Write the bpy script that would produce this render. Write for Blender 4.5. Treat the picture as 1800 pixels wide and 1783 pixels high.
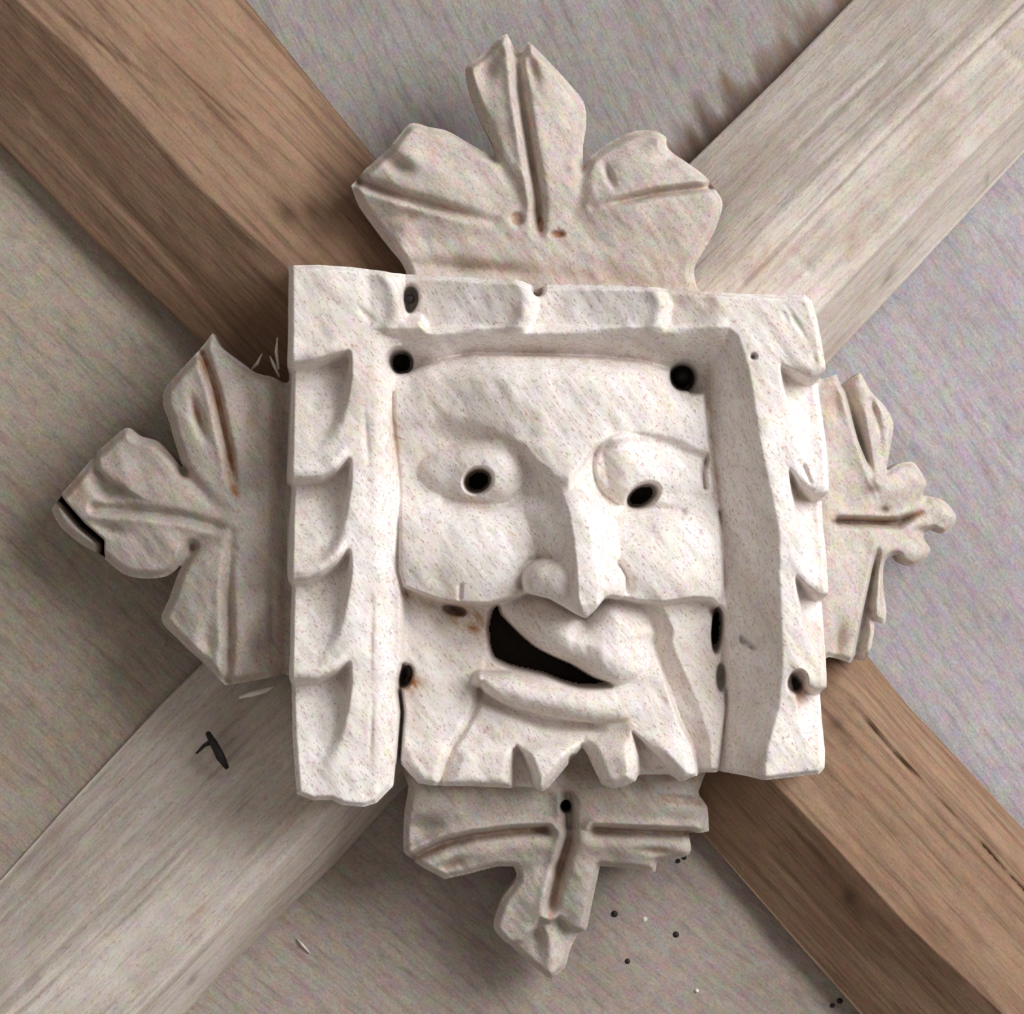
import bpy, math, random
import numpy as np

# ------------------------------------------------------------------ camera, world, light, exposure
S = 0.0005            # metres per photo pixel on the ceiling plane
H = 5.6               # height of the ceiling above the floor
D = 4.0               # distance from the lens to the ceiling
sc = bpy.context.scene
for o in list(bpy.data.objects):
    bpy.data.objects.remove(o)
COL = sc.collection

cam_d = bpy.data.cameras.new('camera')
cam = bpy.data.objects.new('camera', cam_d); COL.objects.link(cam)
cam.location = (0, 0, H - D); cam.rotation_euler = (math.pi, 0, 0)
cam_d.sensor_width = 36; cam_d.lens = 18 * D / (900 * S)
cam_d.clip_start = 0.05
sc.camera = cam

w = bpy.data.worlds.new('hall'); sc.world = w; w.use_nodes = True
bg = w.node_tree.nodes['Background']
bg.inputs[0].default_value = (1.0, 0.955, 0.90, 1); bg.inputs[1].default_value = 0.31

def window_light(name, loc, sx, sy, power, col):
    l = bpy.data.lights.new(name, 'AREA'); l.shape = 'RECTANGLE'; l.size = sx; l.size_y = sy
    l.energy = power; l.color = col
    o = bpy.data.objects.new(name, l); COL.objects.link(o)
    o.location = loc
    from mathutils import Vector
    o.rotation_euler = (Vector((0, 0, H - .1)) - Vector(loc)).to_track_quat('-Z', 'Y').to_euler()
    return o
# tall window high in the wall to the right of the picture
window_light('window_daylight', (3.2, -1.7, H - 2.9), 3.0, 3.0, 298, (0.955, 0.985, 1.0))

sc.view_settings.view_transform = 'Standard'
sc.view_settings.look = 'None'
sc.view_settings.gamma = 1
sc.view_settings.use_curve_mapping = False
sc.view_settings.exposure = 0.0

# ------------------------------------------------------------------ helpers
def px(x, y, d, k=1.0):
    """photo pixel + relief height (px) -> metres"""
    return ((x - 900) * S * k, (y - 891.5) * S * k, -d * S)

def ss(a, b, x):
    t = np.clip((x - a) / (b - a), 0, 1)
    return t * t * (3 - 2 * t)

def lin(a, b, x):
    return np.clip((x - a) / (b - a), 0, 1)

def catmull(pts, closed=True, n=5, sharp=()):
    P = [np.array(p, float) for p in pts]; out = []; m = len(P)
    rng = range(m if closed else m - 1)
    for i in rng:
        p1, p2 = P[i], P[(i + 1) % m]
        p0 = P[(i - 1) % m] if (closed or i > 0) else p1
        p3 = P[(i + 2) % m] if (closed or i + 2 < m) else p2
        if i in sharp: p0 = p1
        if (i + 1) % m in sharp: p3 = p2
        for j in range(n):
            t = j / n
            out.append(_cr(p0, p1, p2, p3, t))
    if not closed: out.append(P[-1])
    return np.array(out)

def _cr(p0, p1, p2, p3, t, a=0.40):
    m1 = a * (p2 - p0); m2 = a * (p3 - p1)
    t2, t3 = t * t, t * t * t
    return (2 * t3 - 3 * t2 + 1) * p1 + (t3 - 2 * t2 + t) * m1 + (-2 * t3 + 3 * t2) * p2 + (t3 - t2) * m2

def sdf(X, Y, poly):
    """signed distance, negative inside"""
    P = np.asarray(poly, float); d2 = np.full(X.shape, 1e18); ins = np.zeros(X.shape, bool)
    m = len(P)
    for i in range(m):
        x0, y0 = P[i]; x1, y1 = P[(i + 1) % m]
        ex, ey = x1 - x0, y1 - y0; L = ex * ex + ey * ey
        if L < 1e-9: continue
        t = np.clip(((X - x0) * ex + (Y - y0) * ey) / L, 0, 1)
        d2 = np.minimum(d2, (X - x0 - t * ex) ** 2 + (Y - y0 - t * ey) ** 2)
        c = ((y0 > Y) != (y1 > Y))
        with np.errstate(divide='ignore', invalid='ignore'):
            xi = ex * (Y - y0) / (ey if abs(ey) > 1e-12 else 1e-12) + x0
        ins ^= c & (X < xi)
    d = np.sqrt(d2)
    return np.where(ins, -d, d)

def pline(X, Y, pts):
    """distance to an open polyline, arc fraction 0..1, signed side (positive to the right of travel, y down -> +cross)"""
    P = np.asarray(pts, float); best = np.full(X.shape, 1e18); T = np.zeros(X.shape); SD = np.zeros(X.shape)
    seg = np.hypot(*(P[1:] - P[:-1]).T); tot = seg.sum(); acc = 0
    for i in range(len(P) - 1):
        x0, y0 = P[i]; ex, ey = P[i + 1] - P[i]; L = ex * ex + ey * ey
        t = np.clip(((X - x0) * ex + (Y - y0) * ey) / L, 0, 1)
        d2 = (X - x0 - t * ex) ** 2 + (Y - y0 - t * ey) ** 2
        c = ex * (Y - y0) - ey * (X - x0)
        m = d2 < best
        best = np.where(m, d2, best); T = np.where(m, (acc + t * seg[i]) / tot, T); SD = np.where(m, np.sign(c), SD)
        acc += seg[i]
    return np.sqrt(best), T, SD

def vnoise(X, Y, scale, seed):
    r = np.random.RandomState(seed); n = 256; G = r.rand(n, n) * 2 - 1
    u = X / scale + 1000.37; v = Y / scale + 1000.71
    i = np.floor(u).astype(int); j = np.floor(v).astype(int); fu = u - i; fv = v - j
    fu = fu * fu * (3 - 2 * fu); fv = fv * fv * (3 - 2 * fv)
    g = lambda a, b: G[a % n, b % n]
    return (g(i, j) * (1 - fu) + g(i + 1, j) * fu) * (1 - fv) + (g(i, j + 1) * (1 - fu) + g(i + 1, j + 1) * fu) * fv

def grainnoise(X, Y, ang, la, lb, seed):
    c, s = math.cos(ang), math.sin(ang)
    return vnoise((X * c + Y * s) * lb / la, -X * s + Y * c, lb, seed)

def blur(A, n=1):
    for _ in range(n):
        P = np.pad(A, 1, mode='edge')
        A = (P[:-2, 1:-1] + 2 * P[1:-1, 1:-1] + P[2:, 1:-1]) / 4
        P = np.pad(A, 1, mode='edge')
        A = (P[1:-1, :-2] + 2 * P[1:-1, 1:-1] + P[1:-1, 2:]) / 4
    return A

def ell(X, Y, cx, cy, rx, ry, deg=0):
    a = math.radians(deg); c, s = math.cos(a), math.sin(a)
    u = (X - cx) * c + (Y - cy) * s; v = -(X - cx) * s + (Y - cy) * c
    return np.sqrt((u / rx) ** 2 + (v / ry) ** 2)

def bump(r, p=0.5):
    return np.clip(1 - r * r, 0, 1) ** p

def gauss(X, Y, cx, cy, rx, ry, deg=0):
    return np.exp(-ell(X, Y, cx, cy, rx, ry, deg) ** 2)

# ------------------------------------------------------------------ materials
def srgb(r, g, b):
    f = lambda c: (c / 255 / 12.92) if c / 255 <= .04045 else ((c / 255 + .055) / 1.055) ** 2.4
    return (f(r), f(g), f(b), 1)

def wood(name, light, mid, dark, ang, fleck=0.35, streak=0.5, blotch=0.4, rough=0.85, bumpk=0.35,
         gs=(14, 150), speck=0.10, stains_shade=False, fleck_col=(120, 78, 60), stain_col=(158, 104, 58), blotch_scale=7):
    m = bpy.data.materials.new(name); m.use_nodes = True
    nt = m.node_tree; N = nt.nodes; L = nt.links
    b = N['Principled BSDF']; b.inputs['Roughness'].default_value = rough
    b.inputs['Specular IOR Level'].default_value = 0.2
    tc = N.new('ShaderNodeTexCoord')
    def dot(v):
        n = N.new('ShaderNodeVectorMath'); n.operation = 'DOT_PRODUCT'; L.new(tc.outputs['Object'], n.inputs[0]); n.inputs[1].default_value = v
        return n.outputs['Value']
    c, s = math.cos(ang), math.sin(ang)
    a, bb, zz = dot((c, s, .25)), dot((-s, c, 0)), dot((0, 0, 1))
    def coords(sa, sb):
        cx = N.new('ShaderNodeCombineXYZ')
        for i, (src, k) in enumerate(((a, sa), (bb, sb), (zz, sb))):
            mm = N.new('ShaderNodeMath'); mm.operation = 'MULTIPLY'; L.new(src, mm.inputs[0]); mm.inputs[1].default_value = k
            L.new(mm.outputs[0], cx.inputs[i])
        return cx.outputs[0]
    def noise(vec, scale=1, detail=4, r=.55, dist=0):
        n = N.new('ShaderNodeTexNoise'); n.inputs['Scale'].default_value = scale; n.inputs['Detail'].default_value = detail
        n.inputs['Roughness'].default_value = r; n.inputs['Distortion'].default_value = dist
        L.new(vec, n.inputs['Vector']); return n
    def ramp(src, p0, p1):
        r = N.new('ShaderNodeMapRange'); r.inputs['From Min'].default_value = p0; r.inputs['From Max'].default_value = p1
        L.new(src, r.inputs['Value']); return r.outputs[0]
    def mul(src, k):
        mm = N.new('ShaderNodeMath'); mm.operation = 'MULTIPLY'; L.new(src, mm.inputs[0])
        if isinstance(k, (int, float)): mm.inputs[1].default_value = k
        else: L.new(k, mm.inputs[1])
        return mm.outputs[0]
    def mix(f, c1, c2, mode='MIX'):
        x = N.new('ShaderNodeMix'); x.data_type = 'RGBA'; x.blend_type = mode
        L.new(f, x.inputs[0]) if not isinstance(f, float) else setattr(x.inputs[0], 'default_value', f)
        for sck, cc in ((x.inputs[6], c1), (x.inputs[7], c2)):
            if isinstance(cc, tuple): sck.default_value = cc
            else: L.new(cc, sck)
        return x.outputs[2]
    g1 = noise(coords(*gs), 1, 5, .6, .4)
    g2 = noise(coords(gs[0] * 4, gs[1] * 2.2), 1, 3, .6)
    bl = noise(coords(blotch_scale, blotch_scale * 2.2), 1, 4, .6)
    fl = noise(coords(230, 560), 1, 3, .6)
    sp = noise(coords(650, 650), 1, 2, .6)
    col = mix(mul(ramp(bl.outputs['Fac'], .38, .68), blotch), srgb(*light), srgb(*mid))
    col = mix(mul(ramp(g1.outputs['Fac'], .48, .74), streak), col, srgb(*dark))
    col = mix(mul(ramp(g2.outputs['Fac'], .52, .72), streak * .55), col, srgb(*dark))
    col = mix(mul(ramp(fl.outputs['Fac'], .55, .70), fleck), col, srgb(*fleck_col))
    if speck:
        ch = noise(coords(75, 110), 1, 2, .5)
        col = mix(float(speck * 1.25), col, ch.outputs['Color'], 'OVERLAY')  # faint lichen-like mottling
        col = mix(float(speck * 1.5), col, sp.outputs['Color'], 'OVERLAY')
        bw = N.new('ShaderNodeRGBToBW'); L.new(noise(coords(420, 520), 1, 3, .7).outputs['Color'], bw.inputs[0])
        col = mix(float(speck * 2.2), col, bw.outputs[0], 'OVERLAY')
    if stains_shade:
        at = N.new('ShaderNodeAttribute'); at.attribute_name = 'stain_shade'
        sx = N.new('ShaderNodeSeparateColor'); L.new(at.outputs['Color'], sx.inputs[0])
        rag = ramp(noise(coords(60, 160), 1, 4, .6).outputs['Fac'], .3, .6)
        col = mix(mul(sx.outputs[0], rag), col, srgb(*stain_col))
        col = mix(sx.outputs[1], col, srgb(38, 30, 26))  # dark marks, and shade painted into holes and along the upper rib
    L.new(col, b.inputs['Base Color'])
    bp = N.new('ShaderNodeBump'); bp.inputs['Strength'].default_value = bumpk; bp.inputs['Distance'].default_value = .0016
    ad = N.new('ShaderNodeMath'); ad.operation = 'ADD'; L.new(g2.outputs['Fac'], ad.inputs[0])
    L.new(mul(fl.outputs['Fac'], .6), ad.inputs[1]); L.new(ad.outputs[0], bp.inputs['Height'])
    L.new(bp.outputs[0], b.inputs['Normal'])
    return m

A45 = math.radians(52)
M_BOSS = wood('weathered_carved_oak', (238, 230, 226), (211, 197, 186), (178, 162, 150), A45, fleck=.75, streak=.4, blotch=.9, bumpk=.2, stains_shade=True,
              fleck_col=(166, 130, 112), speck=.2)
M_LEAF = wood('weathered_leaf_oak', (200, 188, 179), (173, 159, 148), (143, 127, 114), A45, bumpk=.22, fleck=.55, streak=.4, blotch=.8, stains_shade=True,
              fleck_col=(135, 100, 82), speck=.2)
M_RIB_PALE = wood('bleached_rib_oak', (212, 200, 191), (182, 166, 153), (142, 125, 110), -math.radians(45.5), fleck=.4, streak=.55, blotch=.8,
                  gs=(7, 130), stains_shade=True, fleck_col=(140, 105, 80), speck=.14)
M_RIB_WARM = wood('brown_rib_oak', (152, 122, 100), (126, 96, 76), (80, 57, 42), math.radians(47), fleck=.3, streak=.75, blotch=.9,
                  gs=(5, 120), stains_shade=True, fleck_col=(100, 62, 40), speck=.14, blotch_scale=4)
PANEL = dict(fleck=.35, streak=.6, blotch=.75, gs=(20, 170), stains_shade=True, speck=.22, blotch_scale=4, bumpk=.2)
M_PAN_TOP = wood('grey_board', (160, 152, 148), (142, 133, 128), (114, 103, 97), math.radians(62), fleck_col=(125, 105, 95), **PANEL)
M_PAN_RIGHT = wood('lavender_grey_board', (176, 167, 168), (158, 148, 150), (131, 119, 120), math.radians(54), fleck_col=(130, 110, 108), **PANEL)
M_PAN_BOT = wood('brown_grey_board', (172, 158, 149), (152, 137, 127), (123, 107, 97), math.radians(40), fleck_col=(120, 90, 72), **PANEL)
M_PAN_LEFT = wood('tan_grey_board', (172, 158, 144), (152, 137, 123), (120, 105, 91), math.radians(45), fleck_col=(112, 88, 72), **PANEL)
M_HOLLOW_SHADE = wood('hollow_shade_oak', (44, 36, 31), (34, 27, 23), (20, 15, 13), A45, fleck=.1, speck=0)  # deep shade of the mouth and holes painted as near-black wood

def iron(name, col, rough):
    m = bpy.data.materials.new(name); m.use_nodes = True; nt = m.node_tree
    b = nt.nodes['Principled BSDF']; n = nt.nodes.new('ShaderNodeTexNoise'); n.inputs['Scale'].default_value = 300
    r = nt.nodes.new('ShaderNodeMix'); r.data_type = 'RGBA'; nt.links.new(n.outputs['Fac'], r.inputs[0])
    r.inputs[6].default_value = srgb(*col); r.inputs[7].default_value = srgb(*[int(c * .55) for c in col])
    nt.links.new(r.outputs[2], b.inputs['Base Color']); b.inputs['Roughness'].default_value = rough; b.inputs['Metallic'].default_value = .3
    return m
M_IRON = iron('rusty_dark_iron', (46, 38, 38), .6)
M_SPLINT = wood('fresh_splinter', (232, 226, 216), (214, 206, 196), (190, 176, 160), 0, fleck=.1)

# ------------------------------------------------------------------ object helpers
def empty(name, loc):
    o = bpy.data.objects.new(name, None); COL.objects.link(o); o.location = loc; o.empty_display_size = .05
    return o

def link_mesh(name, me, mat, parent=None, label=None):
    o = bpy.data.objects.new(name, me); COL.objects.link(o)
    me.materials.append(mat)
    if parent is not None: o.parent = parent
    if label: o['label'] = label
    return o

def relief(parts, poly, hfun, regfun, stain_shade_fun, base_d, step, k, blur_n=1, pad=4):
    """Carved surface as a fine quad mesh cut to the outline and given real sides.
    parts: {region id: (name, material)}; returns {region id: mesh}"""
    P = np.asarray(poly, float)
    x0, y0 = P.min(0) - pad * step; x1, y1 = P.max(0) + pad * step
    xs = np.arange(x0, x1 + step, step); ys = np.arange(y0, y1 + step, step)
    X, Y = np.meshgrid(xs, ys)
    d = sdf(X, Y, P)
    gy, gx = np.gradient(d, step); gl = np.hypot(gx, gy) + 1e-9
    near = np.abs(d) < .72 * step
    X = np.where(near, X - d * gx / gl, X); Y = np.where(near, Y - d * gy / gl, Y)
    ok = near | (d < 0)
    d = np.where(near, 0, d)
    Z = blur(hfun(X, Y, d), blur_n)
    ST = stain_shade_fun(X, Y) if stain_shade_fun else (np.zeros(X.shape), np.zeros(X.shape))
    n, m = X.shape
    idx = np.arange(n * m).reshape(n, m)
    q = np.stack([idx[:-1, :-1], idx[1:, :-1], idx[1:, 1:], idx[:-1, 1:]], -1).reshape(-1, 4)
    keep = ok.ravel()[q].all(1); q = q[keep]
    co = np.stack([(X - 900) * S * k, (Y - 891.5) * S * k, -Z * S], -1).reshape(-1, 3)
    fn = np.cross(co[q[:, 2]] - co[q[:, 0]], co[q[:, 3]] - co[q[:, 1]])
    if fn[:, 2].mean() > 0: q = q[:, ::-1]; fn = -fn
    vn = np.zeros_like(co)
    for j in range(4): np.add.at(vn, q[:, j], fn)
    vn /= np.linalg.norm(vn, axis=1, keepdims=True) + 1e-12
    cen = np.stack([X.ravel()[q].mean(1), Y.ravel()[q].mean(1)], -1)
    reg = regfun(cen[:, 0], cen[:, 1]) if regfun else np.zeros(len(q), int)
    # boundary edges -> sides
    e = np.concatenate([q[:, [j, (j + 1) % 4]] for j in range(4)]); er = np.tile(reg, 4)
    key = np.sort(e, 1); kk = key[:, 0].astype(np.int64) * (n * m) + key[:, 1]
    _, inv, cnt = np.unique(kk, return_inverse=True, return_counts=True)
    bd = cnt[inv] == 1; e = e[bd]; er = er[bd]
    st = np.stack([ST[0].ravel(), ST[1].ravel()], -1)
    out = {}
    for r in parts:
        qq = q[reg == r]
        if not len(qq): continue
        used, ql = np.unique(qq, return_inverse=True); ql = ql.reshape(-1, 4)
        V = [co[used]]; NN = [vn[used]]; F = [ql]; SS = [st[used]]; nv = len(used)
        ee = e[er == r]
        if len(ee):
            A, B = co[ee[:, 0]], co[ee[:, 1]]
            bA = A.copy(); bB = B.copy(); bA[:, 2] = -base_d * S; bB[:, 2] = -base_d * S
            quad = np.stack([B, A, bA, bB], 1).reshape(-1, 3)
            nn = np.cross(A - B, bB - B); nn /= np.linalg.norm(nn, axis=1, keepdims=True) + 1e-12
            V.append(quad); NN.append(np.repeat(nn, 4, 0)); F.append(np.arange(len(quad)).reshape(-1, 4) + nv)
            SS.append(np.zeros((len(quad), 2)))
        V = np.concatenate(V); NN = np.concatenate(NN); F = np.concatenate(F); SS = np.concatenate(SS)
        out[r] = grid_mesh(parts[r], V, F, NN, SS)
    return out

def grid_mesh(name, V, F, NN, SS):
    me = bpy.data.meshes.new(name)
    me.vertices.add(len(V)); me.vertices.foreach_set('co', V.astype(np.float32).ravel())
    me.loops.add(F.size); me.loops.foreach_set('vertex_index', F.astype(np.int32).ravel())
    me.polygons.add(len(F)); me.polygons.foreach_set('loop_start', np.arange(0, F.size, 4, dtype=np.int32))
    me.update(calc_edges=True)
    me.polygons.foreach_set('use_smooth', np.ones(len(F), bool))
    a = me.attributes.new('stain_shade', 'FLOAT_COLOR', 'POINT')
    c = np.zeros((len(V), 4), np.float32); c[:, :2] = SS; c[:, 3] = 1
    a.data.foreach_set('color', c.ravel())
    if NN is not None: me.normals_split_custom_set_from_vertices(NN.astype(np.float32))
    return me

def tube(pts, radii, sides=8, k=1.0):
    """swept tube through (x,y,d) photo-pixel points, tapered"""
    V, F = [], []
    P = [np.array(p, float) for p in pts]
    for i, p in enumerate(P):
        t = (P[min(i + 1, len(P) - 1)] - P[max(i - 1, 0)]); t /= np.linalg.norm(t)
        a = np.cross(t, [0.13, .2, 1]); a /= np.linalg.norm(a); b = np.cross(t, a)
        for j in range(sides):
            an = 2 * math.pi * j / sides
            V.append(px(*(p + radii[i] * (math.cos(an) * a + math.sin(an) * b)), k))
    for i in range(len(P) - 1):
        for j in range(sides):
            F.append((i * sides + j, i * sides + (j + 1) % sides, (i + 1) * sides + (j + 1) % sides, (i + 1) * sides + j))
    F.append(tuple(range(sides))[::-1]); F.append(tuple(range((len(P) - 1) * sides, len(P) * sides)))
    me = bpy.data.meshes.new('tube'); me.from_pydata(V, [], F); me.update()
    me.polygons.foreach_set('use_smooth', np.ones(len(F), bool))
    return me

def dome(x, y, d, r, h, k=1.0, sx=1, sides=12):
    """nail head: low dome with a short collar"""
    V, F = [], []
    rings = [(1, -h), (1, 0), (.8, h * .55), (.45, h * .9)]
    for rr, hh in rings:
        for j in range(sides):
            an = 2 * math.pi * j / sides
            V.append(px(x + r * rr * sx * math.cos(an), y + r * rr * math.sin(an), d + hh, k))
    V.append(px(x, y, d + h, k)); c = len(V) - 1
    for i in range(3):
        for j in range(sides):
            F.append((i * sides + j, i * sides + (j + 1) % sides, (i + 1) * sides + (j + 1) % sides, (i + 1) * sides + j))
    for j in range(sides): F.append((3 * sides + j, 3 * sides + (j + 1) % sides, c))
    me = bpy.data.meshes.new('nail'); me.from_pydata(V, [], F); me.update()
    me.polygons.foreach_set('use_smooth', np.ones(len(F), bool))
    return me

# ------------------------------------------------------------------ ceiling boards
ceil = empty('ceiling', (0, 0, H)); ceil['kind'] = 'structure'; ceil['label'] = 'grey-brown boarded vault ceiling between the four ribs'
CX, CY = 968, 905
corner = {'tl': (-1110, -1340), 'tr': (3036, -1230), 'br': (2988, 3137), 'bl': (-1110, 3073)}

def board(a, b, mat, tilt, seed, label, stain_shade=None, ang=0.9, n=90):
    """triangular web of boards from the crossing to two rib lines, with thickness"""
    A, B, C = np.array(corner[a], float), np.array(corner[b], float), np.array((CX, CY), float)
    V = []; F = []; st = []
    mid = (A + B) / 2; axis = (mid - C) / np.linalg.norm(mid - C)
    rows = []
    for i in range(n + 1):
        t = i / n; row = []
        L0, L1 = C + (A - C) * t, C + (B - C) * t
        for j in range(n + 1):
            p = L0 + (L1 - L0) * j / n; row.append(p)
        rows.append(row)
    R = np.array(rows); X, Y = R[..., 0], R[..., 1]
    r = (X - C[0]) * axis[0] + (Y - C[1]) * axis[1]
    Z = tilt * r + 1.6 * grainnoise(X, Y, ang, 400, 50, seed) + 2.0 * vnoise(X, Y, 160, seed + 1)
    stn = stain_shade(X, Y) if stain_shade else (np.zeros(X.shape), np.zeros(X.shape))
    m = n + 1; idx = np.arange(m * m).reshape(m, m)
    q = np.stack([idx[:-1, :-1], idx[1:, :-1], idx[1:, 1:], idx[:-1, 1:]], -1).reshape(-1, 4)
    co = np.stack([(X - 900) * S, (Y - 891.5) * S, -Z * S], -1).reshape(-1, 3)
    edge = np.concatenate([idx[-1, :]])
    back = co[edge].copy(); back[:, 2] += .02
    fn = np.cross(co[q[:, 2]] - co[q[:, 0]], co[q[:, 3]] - co[q[:, 1]])
    if fn[:, 2].mean() > 0: q = q[:, ::-1]
    side = np.array([(idx[-1, j], idx[-1, j + 1], m * m + j + 1, m * m + j) for j in range(n)])
    Vv = np.concatenate([co, back]); Ff = np.concatenate([q, side])
    sst = np.concatenate([np.stack([stn[0].ravel(), stn[1].ravel()], -1), np.zeros((m, 2))])
    me = grid_mesh('board', Vv, Ff, None, sst)
    return link_mesh('ceiling_board', me, mat, ceil, label)

def stain_shadow_top(X, Y):
    # dark staining plus painted rib shadow, along the joint of the pale upper rib
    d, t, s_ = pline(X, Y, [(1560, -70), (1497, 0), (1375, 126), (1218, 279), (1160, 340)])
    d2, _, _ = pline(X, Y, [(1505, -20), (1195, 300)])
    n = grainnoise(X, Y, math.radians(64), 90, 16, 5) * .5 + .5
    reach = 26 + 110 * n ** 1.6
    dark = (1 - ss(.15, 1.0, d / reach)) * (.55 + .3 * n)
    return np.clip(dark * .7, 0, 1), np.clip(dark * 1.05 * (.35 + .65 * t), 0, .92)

b_top = board('tl', 'tr', M_PAN_TOP, 0.0, 11, 'grey board of the ceiling above the top leaf', stain_shadow_top, math.radians(62), 430)
b_right = board('tr', 'br', M_PAN_RIGHT, -0.05, 12, 'lavender-grey board of the ceiling beside the narrow right leaf', None, math.radians(54))
b_bot = board('br', 'bl', M_PAN_BOT, 0.0, 13, 'brown-grey board of the ceiling below the bottom leaf', None, math.radians(40))
b_left = board('bl', 'tl', M_PAN_LEFT, 0.03, 14, 'tan-grey board of the ceiling beside the wide left leaf', None, math.radians(45))
for (x, y, r) in ((1080, 1607, 6.5), (1188, 1643, 6), (1103, 1690, 5), (1192, 1514, 4), (1203, 1508, 4), (1476, 1760, 5), (1463, 1768, 4)):
    link_mesh('hole_stud', dome(x, y, 2, r, 3), M_IRON, b_bot)  # dark studs added in place of small holes in the board
for (x, y, r) in ((1133, 1616, 5), (1225, 1742, 3.5)):
    link_mesh('plaster_speck', dome(x, y, 2, r, 3), M_SPLINT, b_bot)
link_mesh('splinter', tube([(522, 1650, 3), (532, 1661, 6), (545, 1676, 3)], [1, 2.5, 1], 6), M_SPLINT, b_bot)  # raised sliver added in place of a pale scrape

# ------------------------------------------------------------------ vault ribs
def rib(lines, prof, mat, label, mod=None, stain_shade=None, ext=2.9, seed=0, nt=300, ns=90):
    """lines: polylines (from the crossing outwards) for each arris of the profile; prof: their heights"""
    k = (D - 90 * S) / D
    L = []
    for l in lines:
        l = np.array(l, float); a, b = l[0], l[-1]
        far = a + (b - a) * ext
        L.append(np.array([a, far]) if len(l) == 2 else np.concatenate([l, [far]]))
    def at(l, t):
        seg = np.hypot(*(l[1:] - l[:-1]).T); c = np.concatenate([[0], np.cumsum(seg)]); c /= c[-1]
        return np.stack([np.interp(t, c, l[:, 0]), np.interp(t, c, l[:, 1])], -1)
    ts = np.linspace(0, 1, nt)
    pts = np.stack([at(l, ts) for l in L], 1)            # nt, nl, 2
    u = np.linspace(0, 1, len(L)); nl = len(L)
    width = np.hypot(*(pts[:, 1:] - pts[:, :-1]).mean(0).T); cu = np.concatenate([[0], np.cumsum(width)]); cu /= cu[-1]
    us = np.unique(np.concatenate([np.linspace(0, 1, ns), cu]))
    X = np.stack([np.interp(us, cu, pts[i, :, 0]) for i in range(nt)]); Y = np.stack([np.interp(us, cu, pts[i, :, 1]) for i in range(nt)])
    Z = np.tile(np.interp(us, cu, prof), (nt, 1))
    inner = np.sin(np.pi * us) ** .3
    Z = Z + inner * (2.0 * vnoise(X, Y, 120, seed) + 1.2 * vnoise(X, Y, 30, seed + 1))
    if mod is not None: Z = Z + mod(X, Y)
    st = stain_shade(X, Y) if stain_shade else (np.zeros(X.shape), np.zeros(X.shape))
    n, m = X.shape; idx = np.arange(n * m).reshape(n, m)
    q = np.stack([idx[:-1, :-1], idx[1:, :-1], idx[1:, 1:], idx[:-1, 1:]], -1).reshape(-1, 4)
    co = np.stack([(X - 900) * S * k, (Y - 891.5) * S * k, -Z * S], -1).reshape(-1, 3)
    fn = np.cross(co[q[:, 2]] - co[q[:, 0]], co[q[:, 3]] - co[q[:, 1]])
    if fn[:, 2].mean() > 0: q = q[:, ::-1]
    # closed back and ends
    back = co.copy(); back[:, 2] = .004
    nb = n * m
    ends = []
    for r0 in (0, n - 1):
        for j in range(m - 1): ends.append((idx[r0, j], idx[r0, j + 1], idx[r0, j + 1] + nb, idx[r0, j] + nb))
    for c0 in (0, m - 1):
        for i in range(n - 1): ends.append((idx[i, c0], idx[i + 1, c0], idx[i + 1, c0] + nb, idx[i, c0] + nb))
    F = np.concatenate([q, np.array(ends)])
    sst = np.concatenate([np.stack([st[0].ravel(), st[1].ravel()], -1), np.zeros((nb, 2))])
    me = grid_mesh('rib', np.concatenate([co, back]), F, None, sst)
    o = link_mesh('vault_rib', me, mat)
    o.location = (0, 0, H)
    o['label'] = label; o['category'] = 'beam'; o['group'] = 'diagonal vault ribs meeting at the boss'
    return o

# upper left, brown
def mod_ul(X, Y):
    g = np.zeros(X.shape)
    for pl, dp, wd in (([(210, 20), (340, 150), (440, 236), (560, 340), (600, 372)], 5, 5), ([(120, 40), (272, 152)], 5, 4),
                       ([(60, 210), (250, 400), (420, 590)], 4, 4), ([(330, 210), (480, 360)], 3, 4), ([(20, 150), (200, 330)], 3, 4)):
        d, t, s_ = pline(X, Y, pl); g -= dp * np.exp(-(d / wd) ** 2)
    return g
def stain_ul(X, Y):
    k1 = gauss(X, Y, 508, 378, 15, 24, -20) + gauss(X, Y, 552, 376, 16, 22, -35) + .5 * gauss(X, Y, 575, 410, 22, 14, 40)
    return np.clip(k1 * .3 + 0 * X, 0, 1), np.clip(k1 * .62, 0, 1)
r1 = rib([[(800, 440), (690, 312), (600, 203), (436, 0)], [(800, 600), (672, 464), (600, 372), (440, 236), (208, 20)],
          [(640, 610), (500, 464), (360, 340), (148, 108), (30, 2)], [(530, 770), (352, 600), (180, 440), (0, 256)]],
         [0, 146, 168, 62], M_RIB_WARM, 'brown streaked oak vault rib running to the upper left corner', mod_ul, stain_ul, seed=21)
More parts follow.
